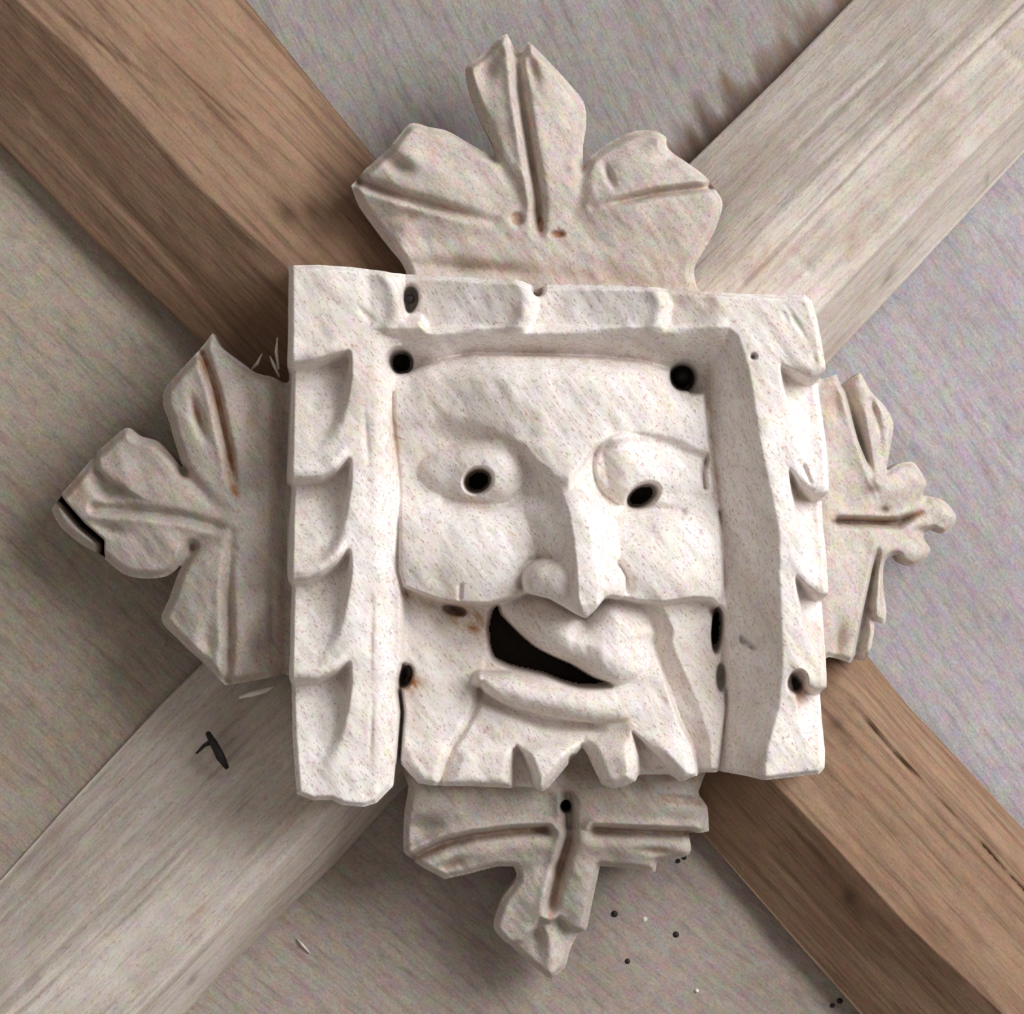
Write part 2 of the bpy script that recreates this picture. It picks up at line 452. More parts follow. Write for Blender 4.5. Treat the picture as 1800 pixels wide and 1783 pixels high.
# lower right, brown with long split
def mod_lr(X, Y):
    d, t, s_ = pline(X, Y, [(1500, 1232), (1528, 1271), (1560, 1310), (1637, 1392), (1668, 1425), (1722, 1481), (1800, 1567), (1900, 1690)])
    g = -16 * np.exp(-(d / 4.0) ** 2) * ss(0, .12, t) * (.55 + .45 * np.sin(t * 19) ** 2) + 4 * ((s_ < 0) * np.exp(-d / 14))
    for pl, dp in (([(1440, 1400), (1640, 1600)], 3), ([(1350, 1500), (1560, 1720)], 3), ([(1500, 1400), (1720, 1620)], 2.5)):
        d, t, s_ = pline(X, Y, pl); g -= dp * np.exp(-(d / 4) ** 2)
    return g
def stain_lr(X, Y):
    k1 = gauss(X, Y, 1488, 1573, 13, 16) + .7 * gauss(X, Y, 1505, 1600, 11, 28, -35) + .75 * gauss(X, Y, 1465, 1272, 16, 14) + .6 * gauss(X, Y, 1482, 1300, 12, 22, -40)
    d, t, s_ = pline(X, Y, [(1500, 1232), (1528, 1271), (1637, 1392), (1722, 1481), (1800, 1567), (1900, 1690)])
    return np.clip(k1 * .2, 0, 1), np.clip(k1 * .6 + .35 * np.exp(-(d / 3.5) ** 2) * ss(0, .1, t), 0, 1)
r2 = rib([[(1330, 950), (1528, 1151), (1606, 1248), (1683, 1329), (1800, 1454)], [(1290, 1060), (1500, 1232), (1637, 1392), (1722, 1481), (1800, 1567)],
          [(1240, 1250), (1450, 1469), (1586, 1617), (1742, 1761)], [(1080, 1290), (1240, 1473), (1378, 1632), (1512, 1783)]],
         [0, 116, 166, 40], M_RIB_WARM, 'brown oak vault rib with a long split, running to the lower right corner', mod_lr, stain_lr, seed=31)
# upper right, bleached
def mod_ur(X, Y):
    g = np.zeros(X.shape)
    for pl, dp, wd in (([(1800, 4), (1532, 263), (1296, 506)], 7, 4), ([(1690, 60), (1440, 290)], 3, 4), ([(1560, 110), (1400, 260)], 3, 5), ([(1735, 75), (1800, 130)], 4, 5),
                       ([(1378, 440), (1420, 480)], 5, 3)):
        d, t, s_ = pline(X, Y, pl); g -= dp * np.exp(-(d / wd) ** 2)
    return g - 5 * gauss(X, Y, 1563, 488, 5, 18, 45)
def stain_ur(X, Y):
    k1 = gauss(X, Y, 1563, 486, 5, 18, 38) + .6 * gauss(X, Y, 1739, 312, 4, 12) + .4 * gauss(X, Y, 1600, 430, 12, 7)
    y1 = .3 * gauss(X, Y, 1330, 465, 50, 35, -45) + .4 * gauss(X, Y, 1490, 430, 15, 25)
    return np.clip(y1, 0, 1), np.clip(k1 * .55, 0, 1)
r3 = rib([[(1030, 470), (1218, 279), (1375, 126), (1497, 0)], [(1110, 640), (1245, 506), (1453, 298), (1650, 118), (1767, 0)],
          [(1150, 645), (1296, 506), (1532, 263), (1800, 4)],
          [(1300, 686), (1442, 542), (1620, 354), (1800, 177)], [(1336, 768), (1449, 648), (1612, 474), (1800, 271)]],
         [26, 164, 176, 176, 10], M_RIB_PALE, 'bleached pale oak vault rib running to the upper right corner', mod_ur, stain_ur, seed=41)
# lower left, bleached
def mod_ll(X, Y):
    g = np.zeros(X.shape)
    for pl, dp, wd in (([(0, 1769), (132, 1637), (257, 1515), (430, 1360)], 5, 5), ([(23, 1783), (257, 1575), (428, 1396), (498, 1341)], 5, 5), ([(80, 1560), (300, 1360)], 3, 5)):
        d, t, s_ = pline(X, Y, pl); g -= dp * np.exp(-(d / wd) ** 2)
    return g - 5 * gauss(X, Y, 338, 1722, 6, 16, 30)
def stain_ll(X, Y):
    k1 = gauss(X, Y, 338, 1724, 5, 14, 35) + .5 * gauss(X, Y, 392, 1290, 34, 40)
    return np.clip(.5 * gauss(X, Y, 360, 1600, 26, 12, -45) + .3 * gauss(X, Y, 455, 1325, 18, 14), 0, 1), np.clip(k1 * .45, 0, 1)
r4 = rib([[(590, 930), (350, 1170), (280, 1240), (194, 1333), (97, 1438), (0, 1547)], [(640, 1190), (498, 1341), (428, 1396), (257, 1575), (23, 1783)],
          [(760, 1240), (583, 1415), (389, 1621), (233, 1783)], [(850, 1250), (681, 1419), (583, 1528), (467, 1637), (327, 1783)]],
         [34, 160, 176, 10], M_RIB_PALE, 'bleached pale oak vault rib with a bent nail, running to the lower left corner', mod_ll, stain_ll, seed=51)
link_mesh('bent_nail', tube([(374, 1284, 122), (386, 1300, 152), (398, 1322, 162), (409, 1342, 154)], [5, 7, 8, 4], 8), M_IRON, r4, 'dark bent iron nail')
link_mesh('nail_tail', tube([(382, 1296, 146), (368, 1304, 138), (354, 1318, 124)], [5, 3.5, 2], 6), M_IRON, r4)

# ------------------------------------------------------------------ the boss
boss = empty('roof_boss', (0, 0, H))
boss['label'] = 'pale carved wooden roof boss with a grinning face, scalloped frame and four leaves'
boss['category'] = 'roof boss'

OUT = [(503, 467), (560, 466), (620, 470), (690, 479), (760, 482), (850, 490), (912, 494), (935, 500), (1000, 500), (1080, 503), (1160, 508), (1225, 514), (1300, 519),
       (1370, 521), (1412, 521), (1424, 532), (1434, 565), (1442, 610), (1448, 650), (1440, 664), (1441, 690), (1447, 740), (1453, 800), (1454, 862), (1447, 876), (1447, 920),
       (1451, 980), (1453, 1042), (1446, 1054), (1448, 1110), (1450, 1160), (1450, 1206), (1443, 1216), (1444, 1260), (1448, 1320), (1447, 1348), (1438, 1359), (1390, 1364), (1341, 1369),
       (1310, 1364), (1266, 1360), (1237, 1362), (1220, 1366), (1197, 1376), (1178, 1366), (1122, 1366), (1117, 1374), (1100, 1383), (1078, 1388), (1058, 1381), (1045, 1355), (1034, 1330), (1024, 1316),
       (1008, 1336), (985, 1364), (964, 1388), (953, 1394), (940, 1390), (900, 1389), (828, 1385), (770, 1385), (735, 1380), (718, 1362), (703, 1345), (694, 1346), (690, 1384), (662, 1412), (640, 1419),
       (600, 1415), (583, 1406), (550, 1407), (522, 1396), (518, 1350), (512, 1290), (506, 1200), (505, 1100), (500, 1000), (497, 900), (500, 800), (500, 650)]
FACE = [(690, 640), (712, 655), (745, 640), (780, 630), (830, 622), (960, 625), (1060, 628), (1133, 636), (1180, 650), (1215, 690), (1240, 690), (1246, 758), (1252, 810), (1260, 873), (1272, 940), (1275, 1035), (1276, 1108),
        (1281, 1238), (1266, 1353), (1262, 1460), (690, 1460), (699, 1335), (704, 1256), (699, 1217), (706, 1172), (711, 1116), (710, 1046), (699, 1004), (699, 855), (693, 790), (687, 734), (687, 678)]
XI_L = ([460, 597, 678, 734, 790, 855, 940, 1004, 1046, 1116, 1172, 1217, 1256, 1335, 1430], [673, 673, 687, 687, 693, 699, 699, 699, 710, 711, 706, 699, 704, 699, 688])
XE_R = ([573, 593, 657, 787, 902, 940, 1007, 1151, 1238, 1319, 1368], [1272, 1295, 1315, 1335, 1361, 1367, 1367, 1373, 1367, 1344, 1341])
XI_R = ([573, 640, 688, 758, 873, 940, 1035, 1108, 1238, 1353, 1400], [1225, 1235, 1240, 1246, 1260, 1272, 1275, 1276, 1281, 1266, 1262])
YB_T = ([680, 720, 760, 811, 960, 1060, 1133, 1190, 1240], [640, 645, 640, 624, 625, 628, 638, 650, 655])

MOUTH = catmull([(876, 1067), (864, 1074), (857, 1103), (859, 1138), (868, 1162), (900, 1177), (956, 1190), (990, 1203), (1024, 1211), (1074, 1207), (1045, 1195), (1007, 1172), (973, 1157),
                 (942, 1140), (914, 1116), (890, 1092), (880, 1080)], True, 4)
UPLIP = catmull([(876, 1062), (905, 1050), (931, 1047), (966, 1056), (1007, 1079), (1028, 1090), (1062, 1060), (1090, 1054), (1124, 1072), (1142, 1093), (1152, 1114), (1148, 1131), (1136, 1180), (1090, 1207), (1045, 1196),
                 (1007, 1173), (973, 1158), (942, 1141), (914, 1117), (887, 1093)], True, 3)
LOWLIP_R = [(846, 1198), (880, 1208), (921, 1220), (990, 1234), (1040, 1241), (1085, 1240), (1150, 1226)]
LOWLIP_B = catmull([(842, 1205), (846, 1228), (887, 1249), (942, 1270), (990, 1277), (1035, 1279), (1072, 1286)], False, 5)
NOSE_L = ([770, 792, 827, 865, 899, 944, 996, 1047, 1085, 1100], [905, 921, 969, 987, 1000, 1007, 1012, 1014, 1024, 1026])
NOSE_R = ([770, 796, 858, 913, 982, 1030, 1060, 1085, 1100], [1060, 1042, 1037, 1038, 1044, 1052, 1050, 1036, 1034])
NOSE_B = ([900, 921, 931, 966, 1007, 1030, 1042, 1062, 1090, 1097, 1110], [1020, 1036, 1047, 1055, 1079, 1089, 1079, 1056, 1045, 1030, 1010])
CHEEK_B = ([680, 713, 746, 774, 816, 858, 900, 931, 966, 1062, 1081, 1122, 1162, 1220, 1252, 1275, 1290], [1036, 1043, 1055, 1066, 1071, 1071, 1060, 1047, 1052, 1054, 1058, 1067, 1069, 1061, 1063, 1085, 1095])
JAW = [(1124, 1070), (1142, 1093), (1152, 1114), (1148, 1131), (1162, 1172), (1180, 1225), (1197, 1275), (1217, 1312), (1231, 1375)]
LEFTJAW = catmull([(843, 1212), (836, 1245), (812, 1290), (794, 1317), (783, 1345), (771, 1385)], False, 4)
T1 = [(908, 1314), (902, 1345), (902, 1400), (944, 1400), (935, 1358), (920, 1326)]
T3 = [(1112, 1288), (1121, 1330), (1122, 1400), (1206, 1400), (1194, 1372), (1162, 1334), (1135, 1308)]
LOCK3 = [(909, 1312), (950, 1298), (1000, 1292), (1024, 1300), (1024, 1318), (953, 1396), (938, 1388)]
LOCK4 = [(1026, 1296), (1060, 1290), (1112, 1290), (1122, 1345), (1118, 1376), (1078, 1390), (1056, 1382)]
LOCK5 = [(1114, 1288), (1150, 1280), (1190, 1290), (1217, 1312), (1232, 1370), (1196, 1378), (1160, 1334)]
LOCK2 = [(800, 1318), (850, 1300), (903, 1314), (903, 1390), (776, 1388)]
LOCK1 = [(704, 1310), (760, 1300), (796, 1316), (772, 1388), (735, 1382), (702, 1346)]

LIP_L = [([500, 516, 550, 592, 618], [642, 638, 634, 622, 614], 180, 44), ([500, 519, 564, 592, 619], [846, 842, 838, 824, 798], 160, 44),
         ([500, 522, 539, 564, 592, 612], [1022, 1018, 1017, 1007, 987, 964], 165, 42), ([500, 525, 558, 592, 620], [1196, 1193, 1193, 1178, 1156], 180, 40)]
LIP_R = [([1360, 1367, 1393, 1422, 1450], [630, 640, 654, 666, 655], 190, 44), ([1376, 1382, 1402, 1428, 1455], [805, 818, 850, 871, 866], 150, 42),
         ([1386, 1393, 1411, 1434, 1456], [995, 1007, 1027, 1045, 1045], 150, 40), ([1380, 1388, 1411, 1428, 1452], [1163, 1177, 1200, 1210, 1209], 130, 36)]
LIP_T = [([466, 476, 502, 530, 560, 585], [668, 678, 697, 705, 705, 696], 215, 34), ([480, 490, 507, 532, 560, 585], [900, 914, 931, 936, 929, 916], 225, 30),
         ([490, 509, 535, 560, 585], [1140, 1156, 1169, 1166, 1158], 92, 14)]

def pit(X, Y, cx, cy, rx, ry, deg=0, e=.17):
    return 1 - ss(1 - e, 1 + e, ell(X, Y, cx, cy, rx, ry, deg))

def eye_l(X, Y):
    return np.sqrt(np.where(X > 868, (X - 868) / 60, (X - 868) / 135) ** 2 + ((Y - 828) / 58) ** 2)
def eye_r(X, Y):
    yc = 826 + .12 * (X - 1105)
    return np.sqrt(np.where(X < 1105, (X - 1105) / 62, (X - 1105) / 165) ** 2 + ((Y - yc) / 64) ** 2)

def boss_height(X, Y, d):
    # ---- frame rails
    hl = 302 - 12 * ss(655, 700, X) - 3 * ss(620, 660, X)
    for xs, ys, Ln, dp in LIP_L:
        v = Y - np.interp(X, xs, ys)
        xb = np.interp(v, [-20, 0, 45, 90, 120, 160, 200], [618, 618, 620, 615, 609, 594, 565])
        wall = ss(0, 1, (xb - X) / np.interp(v, [0, 60, 160], [9, 16, 40]))
        hl = hl - dp * ss(-2, 16, v) * np.clip(1 - v / Ln, 0, 1) ** 1.25 * wall
        hl = hl + 7 * np.exp(-((v + 14) / 16) ** 2) * ss(630, 585, X)
    hl = np.where(X < 760, hl - 150 * ss(700, 745, X), 0)
    front_t = 299.4 + 26.6 * lin(650, 1268, X)
    yb = np.interp(X, *YB_T)
    ht = front_t - 52 * np.clip((Y - 578) / (yb - 578), 0, 1.5)
    for ys, xs, Ln, dp in LIP_T:
        u = X - np.interp(Y, ys, xs)
        low = (ss(0, 1, (np.interp(u, [0, 35, 70, 110], [568, 568, 610, 660]) - Y) / 18) if dp > 32 else 1.0) * ss(590, 570, Y)
        ht = ht - dp * ss(-2, 13, u) * np.clip(1 - u / Ln, 0, 1) ** 1.2 * low
        ht = ht + 4 * np.exp(-((u + 12) / 14) ** 2) * (Y < 590) * (dp > 10)
    ht = np.where((Y < 760) & (X > 650), ht, 0)
    xe = np.interp(Y, *XE_R); xi = np.interp(Y, *XI_R)
    hr = 326 - 66 * np.clip((xe - X) / (xe - xi), -.0, 1.6) ** 1.05
    hr = hr - 8 * ss(0, 70, X - xe) * ss(620, 720, Y)
    for xs, ys, Ln, dp in LIP_R:
        v = Y - np.interp(X, xs, ys)
        xb = np.interp(v, [0, 35, 80, 130, 180], [xs[1] - 1, xs[1] + 3, xs[1] + 12, xs[1] + 28, xs[1] + 50])
        wall = ss(0, 1, (X - xb) / np.interp(v, [0, 60, 160], [8, 16, 40]))
        hr = hr - dp * ss(-2, 14, v) * np.clip(1 - v / Ln, 0, 1) ** 1.5 * wall
        hr = hr + 6 * np.exp(-((v + 14) / 16) ** 2) * ss(1375, 1420, X)
    hr = np.where(X > 1150, hr, 0)
    frame = np.maximum(np.maximum(hl, ht), hr)

    # ---- face
    f = 264 + 26 * np.clip(1 - ((X - 985) / 300) ** 2, 0, 1) + 10 * ss(800, 690, X)
    up = ss(0, 12, np.interp(X, *CHEEK_B) - Y)                        # 1 above the cheek/moustache line
    low = 1 - up
    # forehead and brows
    ybrow = np.interp(X, [690, 700, 763, 818, 873, 921, 960, 1000, 1045, 1066, 1110, 1155, 1197, 1245, 1260], [772, 762, 746, 756, 774, 794, 850, 850, 792, 782, 770, 772, 783, 804, 815])
    wb = np.interp(X, [700, 900, 960, 1040, 1100, 1250], [70, 34, 40, 22, 26, 20])
    fore = ss(0, 1, (ybrow - Y) / wb + .5)
    f = f + fore * (18 - 8 * ((X - 985) / 280) ** 2) * np.interp(X, [690, 780, 900], [.3, .6, 1]) + fore * 6 * bump(ell(X, Y, 985, 720, 260, 90), 1)
    f = f - 20 * ss(668, 624, Y)
    # eye sockets
    f = f - 15 * gauss(X, Y, 850, 838, 115, 62) - 17 * gauss(X, Y, 1135, 845, 105, 62)
    f = f - 13 * gauss(X, Y, 958, 862, 34, 52, -20) - 10 * gauss(X, Y, 1050, 880, 18, 34)
    # cheeks
    f = f + up * (21 * bump(ell(X, Y, 790, 990, 175, 128), 1.2) + 26 * bump(ell(X, Y, 1185, 990, 140, 122), 1.1))
    # eyeballs
    el = eye_l(X, Y); er = eye_r(X, Y)
    f = f + 30 * bump(el, .95) + 34 * bump(er, np.interp(X, [1050, 1110, 1180], [.55, .8, 1.2]))
    d1, t1, s1 = pline(X, Y, [(1104, 889), (1150, 894), (1200, 900)]); f = f - 7 * np.exp(-(d1 / 7) ** 2)
    d1, t1, s1 = pline(X, Y, [(780, 880), (845, 888), (890, 886), (925, 866)]); f = f - 5 * np.exp(-(d1 / 8) ** 2)
    # nose
    xl = np.interp(Y, *NOSE_L); xr = np.interp(Y, *NOSE_R)
    N = np.interp(Y, [700, 740, 770, 800, 830, 860, 900, 940, 1010, 1060, 1090], [0, 1, 4, 11, 22, 34, 45, 54, 66, 70, 60])
    wl = np.interp(Y, [780, 830, 900, 980, 1090], [20, 52, 80, 66, 46]); wr = np.interp(Y, [780, 830, 900, 980, 1090], [12, 26, 46, 44, 36])
    prof = 1 - np.clip((xl - X) / wl, 0, 1) ** .9 - np.clip((X - xr) / wr, 0, 1) ** .8
    nose_vis = ss(-5, 5, np.interp(X, *NOSE_B) - Y)
    nose = N * np.clip(prof, 0, 1)
    nw = np.maximum((33 + 24 * lin(921, 1012, X)) * bump(ell(X, Y, 974, 1026, 58, 46, 12), .3), (58 - 22 * lin(1048, 1096, X)) * bump(ell(X, Y, 1054, 1027, 45, 45), .3))
    da, ta, _ = pline(X, Y, [(917, 1030), (919, 1005), (935, 988), (956, 980), (990, 984)]); f = f - 9 * np.exp(-(da / 8) ** 2)
    da, ta, _ = pline(X, Y, [(1070, 984), (1088, 996), (1101, 1014), (1104, 1036)]); f = f - 8 * np.exp(-(da / 8) ** 2)
    nose = np.maximum(nose, nw)
    upper = f + nose
    # ---- lower face
    g = 246 + 14 * np.clip(1 - ((X - 1000) / 300) ** 2, 0, 1) + 16 * ss(1180, 1380, Y) + 10 * ss(860, 700, X)
    sl = sdf(X, Y, UPLIP)
    tiltl = np.interp(X, [870, 930, 1000, 1030, 1060, 1110, 1150], [6, 16, 26, 24, 28, 27, 20])
    g = g + tiltl * (1 - np.exp(np.minimum(sl, 0) / 20)) * 1.1
    dp_, tp_, sp_ = pline(X, Y, [(1028, 1088), (1018, 1112), (1010, 1126)]); g = g - 6 * np.exp(-(dp_ / 12) ** 2) * (1 - tp_ * .7)
    # jaw on the right: raised wedge left of the crease, valley, then the outer plane
    dj, tj, sj = pline(X, Y, JAW)
    leftside = ss(-3, 3, dj * sj)                                # right of downward travel = image left
    wedge = ss(1000, 1150, X) * ss(1130, 1200, Y)
    g = g + 22 * wedge * leftside
    wv = np.interp(Y, [1070, 1150, 1250, 1350], [34, 34, 44, 26])
    g = g + (1 - leftside) * (-9 + 22 * np.clip(dj / wv, 0, 1) - 10 * np.clip((dj - wv) / 80, 0, 1))
    # lower lip
    dl, tl, _ = pline(X, Y, LOWLIP_R)
    rad = np.interp(tl, [0, .15, .6, 1], [17, 30, 34, 26])
    g = g + 30 * bump(dl / rad, .6) * (1 - ss(.5, 1, tl))
    db, tb, sb = pline(X, Y, LOWLIP_B); g = g - 12 * np.exp(-(db / 9) ** 2) * (1 - ss(.85, 1, tb))
    # left jaw panel
    dj2, tj2, sj2 = pline(X, Y, LEFTJAW)
    g = g - 7 * np.exp(-(dj2 / 5) ** 2) + 4 * ss(0, 1, dj2 * sj2 / 14) * np.exp(-np.maximum(dj2 * sj2, 0) / 60)
    g = g - 12 * gauss(X, Y, 812, 1090, 46, 36, 20)
    # beard locks
    for poly, hgt in ((LOCK1, 8), (LOCK2, 8), (LOCK3, 24), (LOCK4, 22), (LOCK5, 16)):
        s5 = sdf(X, Y, poly)
        g = g + hgt * ss(4, -22, s5) * ss(1280, 1335, Y)
    for poly, dpp in ((T1, 26), (T3, 30)):
        g = g - dpp * ss(3, -7, sdf(X, Y, poly))
    dc, tc, sc_ = pline(X, Y, [(904, 1322), (903, 1390)]); g = g - 12 * np.exp(-(dc / 3.5) ** 2)
    fc = g * low + upper * up
    # nose overhangs the lip
    fc = np.where(up < .999, np.maximum(fc, (f + nose) * nose_vis * (nose > 6)), fc)
    # mouth
    sm = sdf(X, Y, MOUTH)
    fc = fc + (192 - fc) * ss(4, -5, sm)
    inside = ss(4, -4, sdf(X, Y, FACE))
    h = frame + (fc - frame) * inside
    # groove along the left rail and open cracks
    dk, tk, _ = pline(X, Y, [(688, 690), (687, 734), (693, 790), (699, 855), (699, 1004), (710, 1046)]); h = h - 7 * np.exp(-(dk / 3.2) ** 2)
    dk, tk, _ = pline(X, Y, [(706, 1172), (699, 1217), (704, 1256), (701, 1300), (698, 1350)]); h = h - 34 * np.exp(-(dk / 3.4) ** 2)
    dk, tk, _ = pline(X, Y, [(1281, 1215), (1280, 1250), (1266, 1360)]); h = h - 9 * np.exp(-(dk / 3) ** 2)
    dk, tk, _ = pline(X, Y, [(1246, 800), (1238, 830), (1241, 858)]); h = h - 14 * np.exp(-(dk / 4) ** 2)
    dk, tk, _ = pline(X, Y, [(1268, 900), (1276, 1030), (1272, 1060)]); h = h - 8 * np.exp(-(dk / 3) ** 2)
    dk, tk, _ = pline(X, Y, [(1258, 1076), (1266, 1095)]); h = h - 20 * np.exp(-(dk / 5) ** 2)
    dk, tk, _ = pline(X, Y, [(810, 1030), (808, 1052)]); h = h - 5 * np.exp(-(dk / 3) ** 2)
    dk, tk, _ = pline(X, Y, [(1410, 820), (1421, 848)]); h = h - 7 * np.exp(-(dk / 3) ** 2)
    for pl in ([(1370, 545), (1385, 575)], [(1424, 620), (1430, 645)], [(1375, 535), (1420, 610)], [(620, 535), (660, 570)], [(655, 1040), (652, 1190)], [(656, 1210), (650, 1340)], [(640, 700), (648, 830)]):
        dk, tk, _ = pline(X, Y, pl); h = h - 2.0 * np.exp(-((dk + 2.5 * vnoise(X, Y, 40, 77)) / 4) ** 2) * np.sin(np.pi * tk)
    # outer arris: visible left side, worn elsewhere
    h = h - 60 * ss(516, 499, X) * ss(460, 475, Y) - 8 * ss(-9, 0, d)
    h = 370 + (h - 304) * 1.8
    # hand-carving unevenness
    h = h + 3.0 * vnoise(X, Y, 60, 3) + 1.8 * vnoise(X, Y, 26, 9) + .9 * grainnoise(X, Y, A45, 46, 15, 4) + .5 * grainnoise(X, Y, A45, 26, 8, 8)
    # bowls round the nails, drilled and open holes
    h = h - 22 * gauss(X, Y, 708, 640, 34, 34) - 20 * gauss(X, Y, 1200, 664, 38, 34) - 10 * gauss(X, Y, 1200, 690, 30, 24)
    h = h - 120 * pit(X, Y, 702, 633, 21, 21) - 100 * pit(X, Y, 1203, 661, 23, 24)
    h = h - 50 * pit(X, Y, 720, 524, 14, 23, 8) - 110 * pit(X, Y, 946, 507, 10.5, 11)
    h = h - 120 * pit(X, Y, 840, 845, 24, 20, -25) - 110 * pit(X, Y, 1131, 871, 29, 18, -28)
    h = h - 90 * pit(X, Y, 1265, 1109, 9, 40, 4) - 26 * pit(X, Y, 1271, 1195, 8, 24) - 80 * pit(X, Y, 711, 1193, 11, 20, 18)
    h = h - 50 * pit(X, Y, 1398, 1197, 15, 20, 20) - 22 * pit(X, Y, 797, 1075, 20, 8, 14)
    h = h - 10 * pit(X, Y, 1307, 1126, 5, 8) - 8 * pit(X, Y, 1326, 1139, 8, 5) - 18 * pit(X, Y, 1321, 629, 5, 5)
    h = h - 40 * pit(X, Y, 1008, 1340, 8, 10)
    return np.maximum(h, 184)

R_LEFT, R_TOP, R_RIGHT, R_FACE, R_NOSE, R_EYEL, R_EYER, R_UP, R_LOW, R_CAV, R_L1, R_L2, R_L3, R_L4, R_L5, R_FORE, R_CHL, R_CHR = range(18)
HOLES = ((840, 845, 24, 20, -25), (1131, 871, 29, 18, -28), (702, 633, 21, 21, 0), (1203, 661, 23, 24, 0), (946, 507, 10.5, 11, 0), (1265, 1109, 9, 40, 4))
def boss_region(X, Y):
    r = np.full(X.shape, R_FACE)
    fs = sdf(X, Y, FACE)
    r = np.where(fs > 0, np.where(X < 648, R_LEFT, np.where(X > 1285, R_RIGHT, R_TOP)), r)
    r = np.where((fs > 0) & (Y > 655), np.where(X < 960, R_LEFT, R_RIGHT), r)
    r = np.where((fs > 0) & (X < 690) & (Y > 598), R_LEFT, r); r = np.where((fs > 0) & (X > 1232) & (Y > 600) & (X - 1232 > (640 - Y) * .8), R_RIGHT, r)
    ins = fs <= 0
    ybrow = np.interp(X, [690, 763, 818, 873, 921, 960, 1000, 1045, 1066, 1155, 1197, 1260], [765, 748, 758, 776, 796, 800, 800, 796, 786, 774, 785, 808])
    yc = np.interp(X, *CHEEK_B)
    r = np.where(ins & (Y < ybrow), R_FORE, r)
    ck = ins & (Y > 893) & (Y < yc)
    r = np.where(ck & (X < 1000), R_CHL, r); r = np.where(ck & (X > 1000), R_CHR, r)
    xl = np.interp(Y, *NOSE_L); xr = np.interp(Y, *NOSE_R)
    wl = np.interp(Y, [780, 830, 900, 980, 1090], [8, 30, 50, 50, 40]); wr = np.interp(Y, [780, 830, 900, 980, 1090], [4, 8, 26, 34, 30])
    nb = np.interp(X, *NOSE_B)
    nose = (X > xl - wl) & (X < xr + wr) & (Y > 800) & (Y < nb)
    nose |= ((ell(X, Y, 972, 1026, 54, 44, 14) < 1) | (ell(X, Y, 1056, 1028, 40, 45) < 1)) & (Y < nb)
    r = np.where(ins & (Y > ybrow) & (eye_l(X, Y) < 1), R_EYEL, r); r = np.where(ins & (Y > ybrow) & (eye_r(X, Y) < 1), R_EYER, r)
    r = np.where(ins & (sdf(X, Y, UPLIP) < 0), R_UP, r)
    dl, tl, _ = pline(X, Y, LOWLIP_R); r = np.where(ins & (dl < np.interp(tl, [0, .15, .6, 1], [22, 32, 34, 26])), R_LOW, r)
    r = np.where(nose, R_NOSE, r)
    for poly, i in ((LOCK1, R_L1), (LOCK2, R_L2), (LOCK3, R_L3), (LOCK4, R_L4), (LOCK5, R_L5)): r = np.where(sdf(X, Y, poly) < 1, i, r)
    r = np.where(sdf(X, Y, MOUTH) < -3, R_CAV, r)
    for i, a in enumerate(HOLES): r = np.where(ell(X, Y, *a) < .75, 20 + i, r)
    return r

def boss_stain_shade(X, Y):
    rust = 1.7 * gauss(X, Y, 820, 1090, 38, 18, 28) + 1.1 * gauss(X, Y, 724, 1204, 20, 18) + .9 * gauss(X, Y, 1406, 1222, 15, 20) + .35 * gauss(X, Y, 1262, 860, 8, 30)
    d, t, s_ = pline(X, Y, [(690, 690), (694, 790), (701, 850)]); rust += .6 * np.exp(-(d / 9) ** 2) * np.sin(np.pi * t)
    d, t, s_ = pline(X, Y, [(709, 1046), (774, 1066)]); rust += .5 * np.exp(-(d / 8) ** 2)
    d, t, s_ = pline(X, Y, [(1246, 640), (1256, 780), (1276, 960)]); rust += .3 * np.exp(-(d / 6) ** 2)
    d, t, s_ = pline(X, Y, [(745, 640), (830, 624), (960, 627), (1133, 638)]); rust += .28 * np.exp(-(d / 10) ** 2)
    rust += .3 * gauss(X, Y, 830, 887, 30, 7) + .3 * gauss(X, Y, 932, 965, 6, 14) + .35 * gauss(X, Y, 1060, 835, 6, 22) + .4 * gauss(X, Y, 1225, 520, 60, 12, 4) + .3 * gauss(X, Y, 1250, 545, 40, 24)
    rust += .35 * gauss(X, Y, 560, 1405, 30, 12) + .3 * gauss(X, Y, 655, 1150, 12, 120)
    dark = .75 * gauss(X, Y, 797, 1075, 20, 7, 14) + .5 * gauss(X, Y, 722, 518, 14, 22, 8) + .4 * gauss(X, Y, 1204, 655, 34, 32) + .3 * gauss(X, Y, 706, 628, 32, 28)  # shade of the small holes and nail bowls painted dark
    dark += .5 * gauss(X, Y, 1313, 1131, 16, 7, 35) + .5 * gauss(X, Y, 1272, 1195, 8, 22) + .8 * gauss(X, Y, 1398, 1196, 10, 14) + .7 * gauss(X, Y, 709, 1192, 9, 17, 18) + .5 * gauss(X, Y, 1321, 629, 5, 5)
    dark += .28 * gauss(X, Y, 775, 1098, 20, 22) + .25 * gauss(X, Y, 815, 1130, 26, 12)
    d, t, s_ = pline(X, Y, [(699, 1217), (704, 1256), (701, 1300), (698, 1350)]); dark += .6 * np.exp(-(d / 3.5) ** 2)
    return np.clip(rust, 0, 1), np.clip(dark, 0, 1)

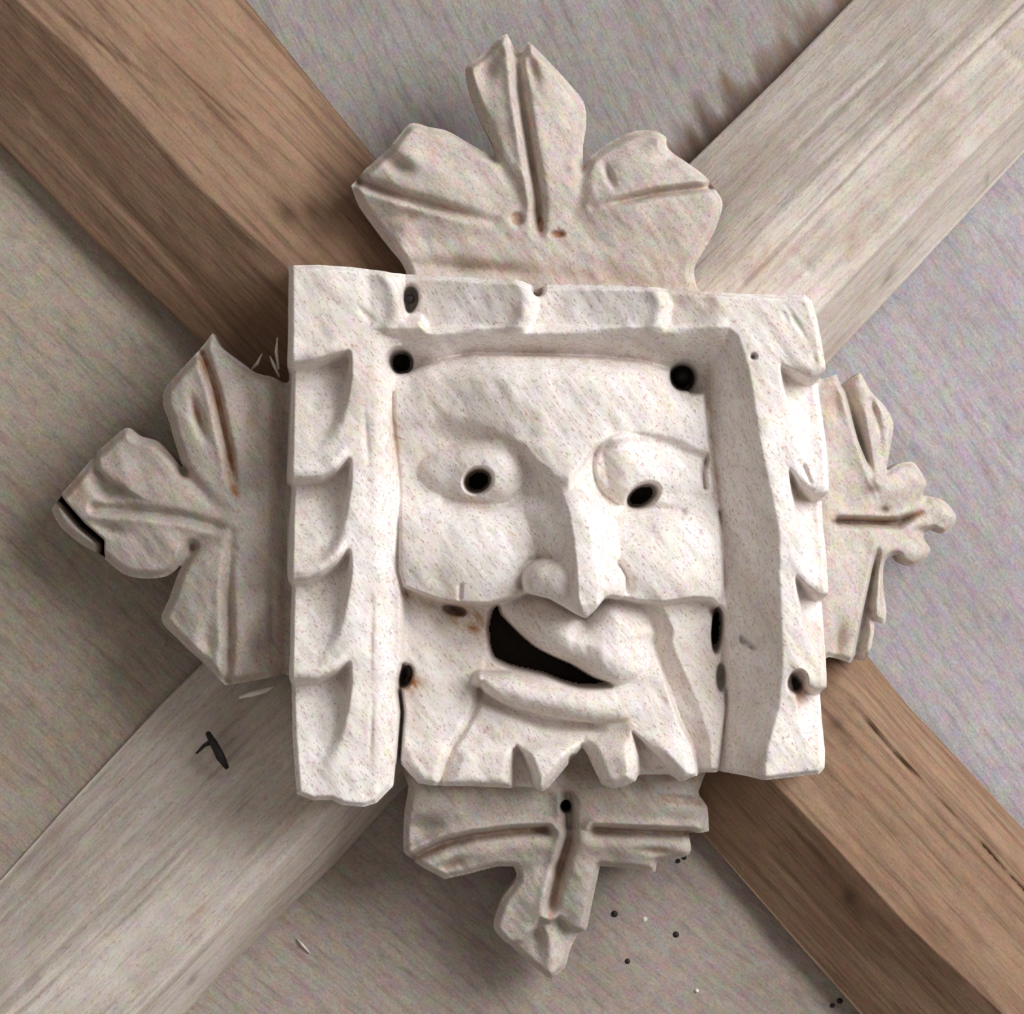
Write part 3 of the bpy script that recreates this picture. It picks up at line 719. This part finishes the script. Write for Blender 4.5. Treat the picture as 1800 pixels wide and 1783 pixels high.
kB = (D - 350 * S) / D
names = {R_LEFT: 'frame_rail', R_TOP: 'frame_rail', R_RIGHT: 'frame_rail', R_FACE: 'face', R_NOSE: 'nose', R_EYEL: 'eye', R_EYER: 'eye', R_UP: 'upper_lip', R_LOW: 'lower_lip', R_CAV: 'mouth_cavity', 20: 'eye_hole', 21: 'eye_hole', 22: 'drilled_hole', 23: 'drilled_hole', 24: 'drilled_hole', 25: 'open_slit',
         R_L1: 'beard_lock', R_L2: 'beard_lock', R_L3: 'beard_lock', R_L4: 'beard_lock', R_L5: 'beard_lock', R_FORE: 'forehead', R_CHL: 'cheek', R_CHR: 'cheek'}
meshes = relief(names, OUT, boss_height, boss_region, boss_stain_shade, 178, 2.0, kB)
face = link_mesh('face', meshes.pop(R_FACE), M_BOSS, boss, 'carved grinning human face inside the frame')
lab = {R_LEFT: 'scalloped wooden rail left of the face', R_TOP: 'scalloped wooden rail above the face', R_RIGHT: 'scalloped wooden rail with a broad bevel right of the face',
       R_CAV: 'dark open crooked mouth', R_NOSE: 'long sharp-ridged nose'}
for i, me in meshes.items():
    link_mesh(names[i], me, M_HOLLOW_SHADE if i == R_CAV or i >= 20 else M_BOSS, boss if i in (R_LEFT, R_TOP, R_RIGHT) else face, lab.get(i))
link_mesh('nail', dome(1205, 657, 235, 15, 10, kB), M_IRON, boss, 'dark iron nail head sunk in the frame corner')
link_mesh('nail', dome(720, 523, 300, 9, 8, kB, 1), M_IRON, boss)
link_mesh('nail', dome(1397, 1194, 300, 7, 8, kB, 1), M_IRON, boss)

# ------------------------------------------------------------------ leaves
def leaf(poly, hfun, regs, stain_shade, base_d, dn, label, sharp=(), step=2.4):
    P = catmull(poly, True, 4, sharp)
    k = (D - dn * S) / D
    nm = {0: 'leaf', 1: 'leaf_lobe', 2: 'leaf_lobe'}
    raw = hfun
    hfun = lambda X, Y, d: 240 + (raw(X, Y, d) - 190) * 1.6
    ms = relief(nm, P, hfun, regs, stain_shade, base_d, step, k)
    o = link_mesh('leaf', ms[0], M_LEAF, boss, label)
    for i in (1, 2):
        if i in ms: link_mesh('leaf_lobe', ms[i], M_LEAF, o)
    return o

def vein(h, X, Y, pts, depth, wid, ridge=0, rside=1, fade=.12):
    d, t, s = pline(X, Y, pts)
    e = np.minimum(ss(-.001, .04, t), 1) * (1 - ss(1 - fade, 1, t) * .8)
    h = h - depth * e * np.exp(-(d / wid) ** 2)
    if ridge: h = h + ridge * e * np.exp(-((d * s - rside * wid * 1.7) / (wid * .9)) ** 2)
    return h

def carve(X, Y, s=0):
    return 2.4 * vnoise(X, Y, 45, 60 + s) + .7 * grainnoise(X, Y, A45, 40, 14, 61 + s) + .4 * grainnoise(X, Y, A45, 24, 8, 62 + s)

# top leaf
TOP = [(1222, 560), (1226, 503), (1222, 468), (1254, 412), (1271, 359), (1256, 331), (1234, 305), (1176, 262), (1171, 240), (1147, 227), (1115, 229), (1073, 248), (1036, 277), (1026, 293),
       (1025, 258), (1031, 215), (1026, 174), (991, 133), (930, 69), (921, 86), (906, 84), (892, 55), (876, 63), (843, 96), (818, 116), (823, 153), (843, 207), (866, 252), (868, 276), (827, 252), (786, 228),
       (753, 221), (720, 215), (683, 260), (642, 297), (617, 326), (629, 359), (658, 400), (683, 433), (705, 460), (716, 490), (716, 560)]
def h_top(X, Y, d):
    h = 196 - 26 * ss(470, 60, Y) + 10 * ss(430, 300, Y)
    h = h - 10 * ss(440, 505, Y)
    # three rounded lobes
    h = h + 16 * bump(ell(X, Y, 925, 205, 105, 170), 1.4) + 16 * bump(ell(X, Y, 750, 330, 140, 90, 18), 1.4) + 18 * bump(ell(X, Y, 1140, 345, 140, 105, -8), 1.4)
    # left lobe lies lower beside the middle one
    dd, t, s = pline(X, Y, [(868, 270), (905, 330), (935, 405)]); h = h - 10 * np.exp(-(dd / 12) ** 2) * (1 - t)
    dd, t, s = pline(X, Y, [(1026, 290), (1020, 350), (1000, 395)]); h = h - 9 * np.exp(-(dd / 12) ** 2) * (1 - t)
    h = vein(h, X, Y, [(907, 70), (916, 170), (932, 270), (946, 350), (947, 410)], 24, 10, 5, 1)
    h = vein(h, X, Y, [(622, 316), (700, 345), (790, 370), (868, 390)], 18, 9, 2, 1, .4)
    h = vein(h, X, Y, [(1256, 328), (1150, 342), (1095, 355), (1042, 366)], 17, 7, 3, 1, .4)
    # turned-up lobe ends and hollows
    h = h - 16 * gauss(X, Y, 702, 293, 24, 12, 25) + 9 * gauss(X, Y, 715, 265, 30, 22, 20)
    h = h - 12 * gauss(X, Y, 858, 118, 14, 34, 20) + 9 * gauss(X, Y, 836, 140, 15, 30, -20)
    h = h - 10 * gauss(X, Y, 934, 115, 10, 36, -15) - 8 * gauss(X, Y, 1010, 160, 16, 40, -38)
    h = h + 8 * gauss(X, Y, 1160, 245, 18, 22) - 10 * gauss(X, Y, 1172, 280, 18, 14) - 9 * gauss(X, Y, 1070, 310, 6, 20, -20)
    h = h - 10 * gauss(X, Y, 715, 380, 26, 12, -10) - 10 * gauss(X, Y, 820, 470, 90, 12, 4)
    h = h - 22 * ss(715, 655, X + (Y - 430) * .0) * ss(345, 440, Y)
    for (cx, cy, a, b) in ((909, 385, 11, 11), (950, 393, 6, 14), (979, 412, 13, 6)): h = h - 6 * pit(X, Y, cx, cy, a, b)
    return h - 14 * ss(-16, 0, d) + carve(X, Y)
def s_top(X, Y):
    ru = .7 * pit(X, Y, 909, 385, 11, 11) + .8 * pit(X, Y, 950, 393, 6, 14) + .8 * pit(X, Y, 979, 412, 13, 6) + .4 * gauss(X, Y, 715, 382, 30, 12, -8) + .35 * gauss(X, Y, 940, 125, 9, 30)
    for pl in ([(622, 316), (700, 345), (868, 390)], [(1256, 328), (1150, 342), (1042, 366)], [(932, 200), (946, 408)]):
        d, t, s = pline(X, Y, pl); ru = ru + .3 * np.exp(-(d / 7) ** 2)
    d, t, s = pline(X, Y, [(790, 465), (1000, 478), (1230, 505)]); ru = ru + .25 * np.exp(-(d / 12) ** 2)
    return np.clip(ru, 0, 1), np.clip(.25 * gauss(X, Y, 820, 468, 80, 10, 4), 0, 1)  # second mask paints the shade beside the frame onto the leaf base
def reg_top(X, Y):
    r = np.zeros(X.shape, int)
    r = np.where(X < np.interp(Y, [40, 275, 405, 420], [600, 866, 940, 600]), 1, r)
    return np.where(X > np.interp(Y, [40, 290, 395, 420], [1400, 1027, 1000, 1400]), 2, r)
leaf(TOP, h_top, reg_top, s_top, 150, 240, 'broad three-lobed carved leaf above the frame', sharp=(1, 13, 18, 21, 28, 34, 35))

# left leaf
LEFT = [(560, 660), (502, 672), (480, 663), (449, 655), (422, 636), (388, 610), (373, 585), (354, 610), (327, 640), (289, 682), (286, 713), (296, 740), (306, 776), (323, 829), (298, 798), (274, 775), (243, 766),
        (220, 751), (193, 770), (163, 796), (125, 842), (98, 872), (82, 896), (98, 926), (136, 957), (172, 978), (213, 1010), (251, 1018), (289, 1014), (313, 997), (337, 962), (313, 1006), (296, 1052), (281, 1090), (308, 1121),
        (350, 1159), (396, 1205), (441, 1198), (499, 1187), (560, 1180)]
def h_left(X, Y, d):
    h = 192 - 40 * ss(430, 80, X)
    h = h - 22 * ss(470, 505, X)
    h = h + 12 * bump(ell(X, Y, 350, 730, 90, 150, -18), 1.4) + 14 * bump(ell(X, Y, 235, 895, 150, 120), 1.4) + 12 * bump(ell(X, Y, 380, 1090, 100, 140, 8), 1.4)
    dd, t, s = pline(X, Y, [(323, 829), (375, 885), (405, 915)]); h = h - 12 * np.exp(-(dd / 12) ** 2) * (1 - t)
    dd, t, s = pline(X, Y, [(337, 962), (375, 945), (400, 935)]); h = h - 12 * np.exp(-(dd / 12) ** 2) * (1 - t)
    h = vein(h, X, Y, [(354, 612), (380, 690), (402, 790), (414, 868)], 18, 8, 3, 1, .3)
    h = vein(h, X, Y, [(150, 893), (230, 897), (320, 908), (405, 932)], 12, 9, 2, 1)
    h = vein(h, X, Y, [(400, 1206), (404, 1110), (402, 1030), (407, 940)], 16, 9, 2, -1, .4)
    # turned-up tip of the middle lobe
    dd, t, s = pline(X, Y, [(163, 796), (168, 825), (190, 848), (215, 860)]); h = h - 16 * np.exp(-dd / 22) * (s > 0) - 4 * np.exp(-(dd / 5) ** 2)
    h = h - 12 * gauss(X, Y, 185, 862, 26, 14, 30) - 9 * gauss(X, Y, 190, 930, 30, 10, 15)
    h = h - 14 * gauss(X, Y, 350, 735, 8, 34, -18) - 6 * gauss(X, Y, 440, 720, 14, 50, -15)
    h = h - 12 * gauss(X, Y, 460, 1140, 30, 40) - 8 * gauss(X, Y, 478, 1080, 8, 80) - 8 * gauss(X, Y, 365, 1130, 14, 30)
    # split across the tip
    dd, t, s = pline(X, Y, [(92, 872), (104, 885), (140, 925), (174, 953), (172, 985)]); h = h - 60 * (1 - ss(2.5, 6.5, dd))
    h = h - 10 * (s > 0) * np.exp(-dd / 40) * (X < 180) * (Y > 870)
    return h - 14 * ss(-16, 0, d) + carve(X, Y, 7)
def s_left(X, Y):
    d, t, s = pline(X, Y, [(354, 625), (378, 680), (402, 780), (414, 868)]); ru = .95 * np.exp(-(d / 8) ** 2)
    ru = ru + .6 * gauss(X, Y, 348, 728, 9, 26, -18) + .5 * gauss(X, Y, 410, 1160, 10, 30) + .5 * gauss(X, Y, 132, 856, 24, 18) + .4 * gauss(X, Y, 490, 1110, 8, 70) + .4 * gauss(X, Y, 440, 740, 8, 20)
    d, t, s = pline(X, Y, [(92, 872), (104, 885), (140, 925), (174, 953), (172, 985)])
    dk = .95 * (1 - ss(2, 6, d))
    return np.clip(ru, 0, 1), np.clip(dk + .25 * gauss(X, Y, 460, 1130, 26, 24), 0, 1)
def reg_left(X, Y):
    r = np.zeros(X.shape, int)
    r = np.where(Y < np.interp(X, [250, 323, 410, 430], [700, 829, 915, 600]), 1, r)
    return np.where(Y > np.interp(X, [250, 337, 405, 425], [1100, 962, 938, 1300]), 2, r)
leaf(LEFT, h_left, reg_left, s_left, 130, 225, 'wide three-lobed carved leaf with a split tip, left of the frame', sharp=(6, 13, 19, 22, 30, 36))

# right leaf, bent back towards the ceiling
RIGHT = [(1400, 665), (1439, 668), (1466, 660), (1477, 682), (1490, 672), (1511, 655), (1530, 688), (1556, 714), (1572, 744), (1567, 783), (1558, 830), (1582, 815), (1608, 812), (1621, 828), (1634, 851), (1627, 868), (1648, 874), (1670, 883),
         (1689, 906), (1686, 922), (1668, 939), (1643, 932), (1628, 946), (1641, 968), (1628, 987), (1608, 997), (1586, 989), (1576, 976), (1556, 987), (1553, 1026), (1559, 1075), (1556, 1098), (1539, 1092), (1535, 1110), (1530, 1137), (1518, 1162),
         (1497, 1160), (1491, 1164), (1452, 1153), (1400, 1150)]
def h_right(X, Y, d):
    h = 212 - 96 * lin(1450, 1690, X)
    # upper fold: broad blade, dark valley, outer blade
    d1, t1, s1 = pline(X, Y, [(1466, 655), (1484, 715), (1502, 775), (1531, 850)])
    side = d1 * s1                                       # image left of the downward line is positive
    h = h + np.where(Y < 915, 12 * np.exp(-np.abs(side - 6) / 20), 0)
    h = h - np.where(Y < 915, 34 * ss(2, -9, side) * np.exp(-np.maximum(-side - 10, 0) / 16) * (1 - ss(.78, 1, t1)), 0)
    d2, t2, s2 = pline(X, Y, [(1512, 660), (1520, 734), (1530, 800), (1540, 850)])
    h = h + np.where(Y < 915, 14 * np.exp(-(d2 / 10) ** 2) * ss(.2, .45, t2), 0)
    d2, t2, s2 = pline(X, Y, [(1532, 705), (1545, 755), (1548, 800)]); h = h - 14 * np.exp(-(d2 / 6) ** 2) * (1 - t2)
    # lower fold
    d3, t3, s3 = pline(X, Y, [(1538, 955), (1520, 1040), (1504, 1110), (1492, 1170)])
    side = d3 * s3
    lowm = Y > 915
    h = h + np.where(lowm, 11 * np.exp(-np.abs(side - 5) / 18), 0)
    h = h - np.where(lowm, 32 * ss(2, -8, side) * np.exp(-np.maximum(-side - 9, 0) / 12) * (1 - ss(.0, .25, 1 - t3 - .75)), 0)
    d4, t4, s4 = pline(X, Y, [(1549, 965), (1541, 1040), (1537, 1090), (1524, 1165)]); h = h + np.where(lowm, 12 * np.exp(-(d4 / 8) ** 2), 0)
    d4, t4, s4 = pline(X, Y, [(1530, 1075), (1537, 1100)]); h = h - 10 * np.exp(-(d4 / 5) ** 2)
    h = vein(h, X, Y, [(1462, 916), (1510, 918), (1580, 920), (1622, 902)], 26, 7, 3, -1, .25)
    # knobbly middle lobe
    h = h + 12 * gauss(X, Y, 1612, 838, 22, 22) + 12 * gauss(X, Y, 1608, 968, 26, 20) + 10 * gauss(X, Y, 1668, 905, 20, 20) - 14 * gauss(X, Y, 1628, 880, 14, 10) - 14 * gauss(X, Y, 1625, 936, 16, 9)
    h = h - 8 * gauss(X, Y, 1553, 897, 8, 6) + 10 * gauss(X, Y, 1575, 860, 30, 24)
    h = h - 14 * gauss(X, Y, 1468, 1120, 12, 30, 10) - 8 * gauss(X, Y, 1465, 715, 14, 24)
    return h - 10 * ss(-10, 0, d) + carve(X, Y, 14) * .8
def s_right(X, Y):
    d, t, s = pline(X, Y, [(1460, 916), (1510, 918), (1582, 920), (1622, 902)]); ru = .8 * np.exp(-(d / 7) ** 2)
    ru = ru + .4 * gauss(X, Y, 1455, 710, 16, 40) + .35 * gauss(X, Y, 1500, 700, 10, 30)
    return np.clip(ru, 0, 1), np.clip(.5 * np.exp(-(d / 4) ** 2) + .5 * gauss(X, Y, 1553, 897, 8, 5, 20), 0, 1)
def reg_right(X, Y):
    r = np.zeros(X.shape, int)
    r = np.where(Y < np.interp(X, [1450, 1530, 1558, 1600], [905, 850, 830, 600]), 1, r)
    return np.where(Y > np.interp(X, [1450, 1540, 1576, 1600], [928, 960, 976, 1300]), 2, r)
leaf(RIGHT, h_right, reg_right, s_right, 60, 200, 'narrow bent-back carved leaf with a knobbly tip, right of the frame', sharp=(2, 5, 10, 31, 35, 37), step=2.2)

# bottom leaf, bent back towards the ceiling
BOT = [(722, 1290), (719, 1379), (711, 1431), (710, 1496), (729, 1517), (781, 1548), (825, 1538), (874, 1525), (903, 1526), (908, 1548), (884, 1582), (867, 1631), (880, 1655), (915, 1689), (945, 1714), (970, 1731), (994, 1710), (1004, 1675), (1020, 1646), (1032, 1638),
       (1039, 1603), (1055, 1524), (1100, 1528), (1153, 1535), (1155, 1517), (1211, 1503), (1211, 1466), (1246, 1461), (1242, 1417), (1226, 1390), (1220, 1290)]
def h_bot(X, Y, d):
    h = 200 - 84 * lin(1385, 1735, Y) - 14 * ss(1375, 1330, Y)
    h = h + 10 * bump(ell(X, Y, 830, 1430, 140, 60), 1.4) + 10 * bump(ell(X, Y, 1140, 1425, 120, 50), 1.4)
    # side lobes: folded edge below the vein lines
    for pl, sg in (([(705, 1520), (729, 1507), (780, 1482), (832, 1469), (900, 1460), (960, 1458)], 1), ([(1046, 1458), (1120, 1461), (1215, 1466)], 1)):
        dd, t, s = pline(X, Y, pl)
        h = h - 20 * np.exp(-(dd / 8) ** 2) + 9 * np.exp(-((dd * s + 15) / 8) ** 2)
        h = h + 6 * (s > 0) * np.exp(-((dd - 28) / 16) ** 2)
    h = vein(h, X, Y, [(998, 1385), (1000, 1430), (1001, 1472), (990, 1510), (980, 1548), (970, 1590), (966, 1620)], 24, 10, 5, 1, .15)
    h = h + 8 * ss(1500, 1540, Y) * (np.exp(-((X - 945) / 30) ** 2) + np.exp(-((X - 1020) / 26) ** 2))
    dd, t, s = pline(X, Y, [(908, 1535), (960, 1528), (985, 1525)]); h = h - 8 * np.exp(-(dd / 14) ** 2)
    # tip: two rounded ends over a pointed end
    dd, t, s = pline(X, Y, [(886, 1664), (915, 1658), (938, 1635), (948, 1614), (966, 1622), (984, 1612), (1005, 1632), (1034, 1646)])
    h = h - 17 * ss(-2, 8, dd * s) * np.exp(-np.maximum(dd - 14, 0) / 40)
    dd, t, s = pline(X, Y, [(968, 1622), (968, 1720)]); h = h + 7 * np.exp(-(dd / 14) ** 2) - 10 * gauss(X, Y, 945, 1655, 12, 26, -10)
    h = h - 13 * gauss(X, Y, 740, 1450, 36, 14, -8) - 10 * gauss(X, Y, 790, 1519, 26, 8, -22) - 8 * gauss(X, Y, 1150, 1496, 30, 7, 5) - 9 * gauss(X, Y, 1200, 1402, 40, 6, 6)
    h = h - 70 * pit(X, Y, 994, 1417, 8, 9) 
    return h - 12 * ss(-12, 0, d) + carve(X, Y, 21)
def s_bot(X, Y):
    ru = np.zeros(X.shape)
    for pl, a in (([(729, 1507), (832, 1469), (956, 1458)], .6), ([(1000, 1480), (980, 1548), (967, 1617)], .6), ([(1049, 1458), (1211, 1466)], .5), ([(1160, 1400), (1225, 1410)], .6)):
        d, t, s = pline(X, Y, pl); ru = ru + a * np.exp(-(d / 7) ** 2)
    ru = ru + .5 * gauss(X, Y, 795, 1520, 24, 9, -20) + .4 * gauss(X, Y, 1160, 1495, 30, 8)
    return np.clip(ru, 0, 1), np.clip(.9 * pit(X, Y, 994, 1417, 8, 9) + .3 * gauss(X, Y, 995, 1440, 9, 40), 0, 1)  # dark mask: shade painted into the hole, darker wood along the vein
def reg_bot(X, Y):
    r = np.zeros(X.shape, int)
    r = np.where((X < 960) & (Y < np.interp(X, [700, 905, 960], [1600, 1527, 1526])), 1, r)
    return np.where((X > 1040) & (Y < 1600) & (X > np.interp(Y, [1400, 1524, 1600], [1040, 1055, 1200])), 2, r)
leaf(BOT, h_bot, reg_bot, s_bot, 70, 200, 'bent-back carved leaf with a pointed tip, below the bearded chin', sharp=(4, 5, 8, 15, 21, 23, 24, 26, 27))

# loose splinters caught between the boss and the ribs
link_mesh('splinter', tube([(432, 1219, 190), (455, 1212, 198), (478, 1206, 198), (492, 1199, 190)], [2, 5, 4.5, 1.5], 6), M_SPLINT, boss, 'pale loose splinter under the wide left leaf')
for pts in ([(497, 600, 180), (495, 625, 182), (499, 655, 180)], [(484, 632, 180), (492, 650, 182), (500, 668, 178)], [(470, 628, 175), (462, 645, 176), (452, 655, 172)]):
    link_mesh('splinter', tube(pts, [1, 3, 2], 6), M_SPLINT, boss)
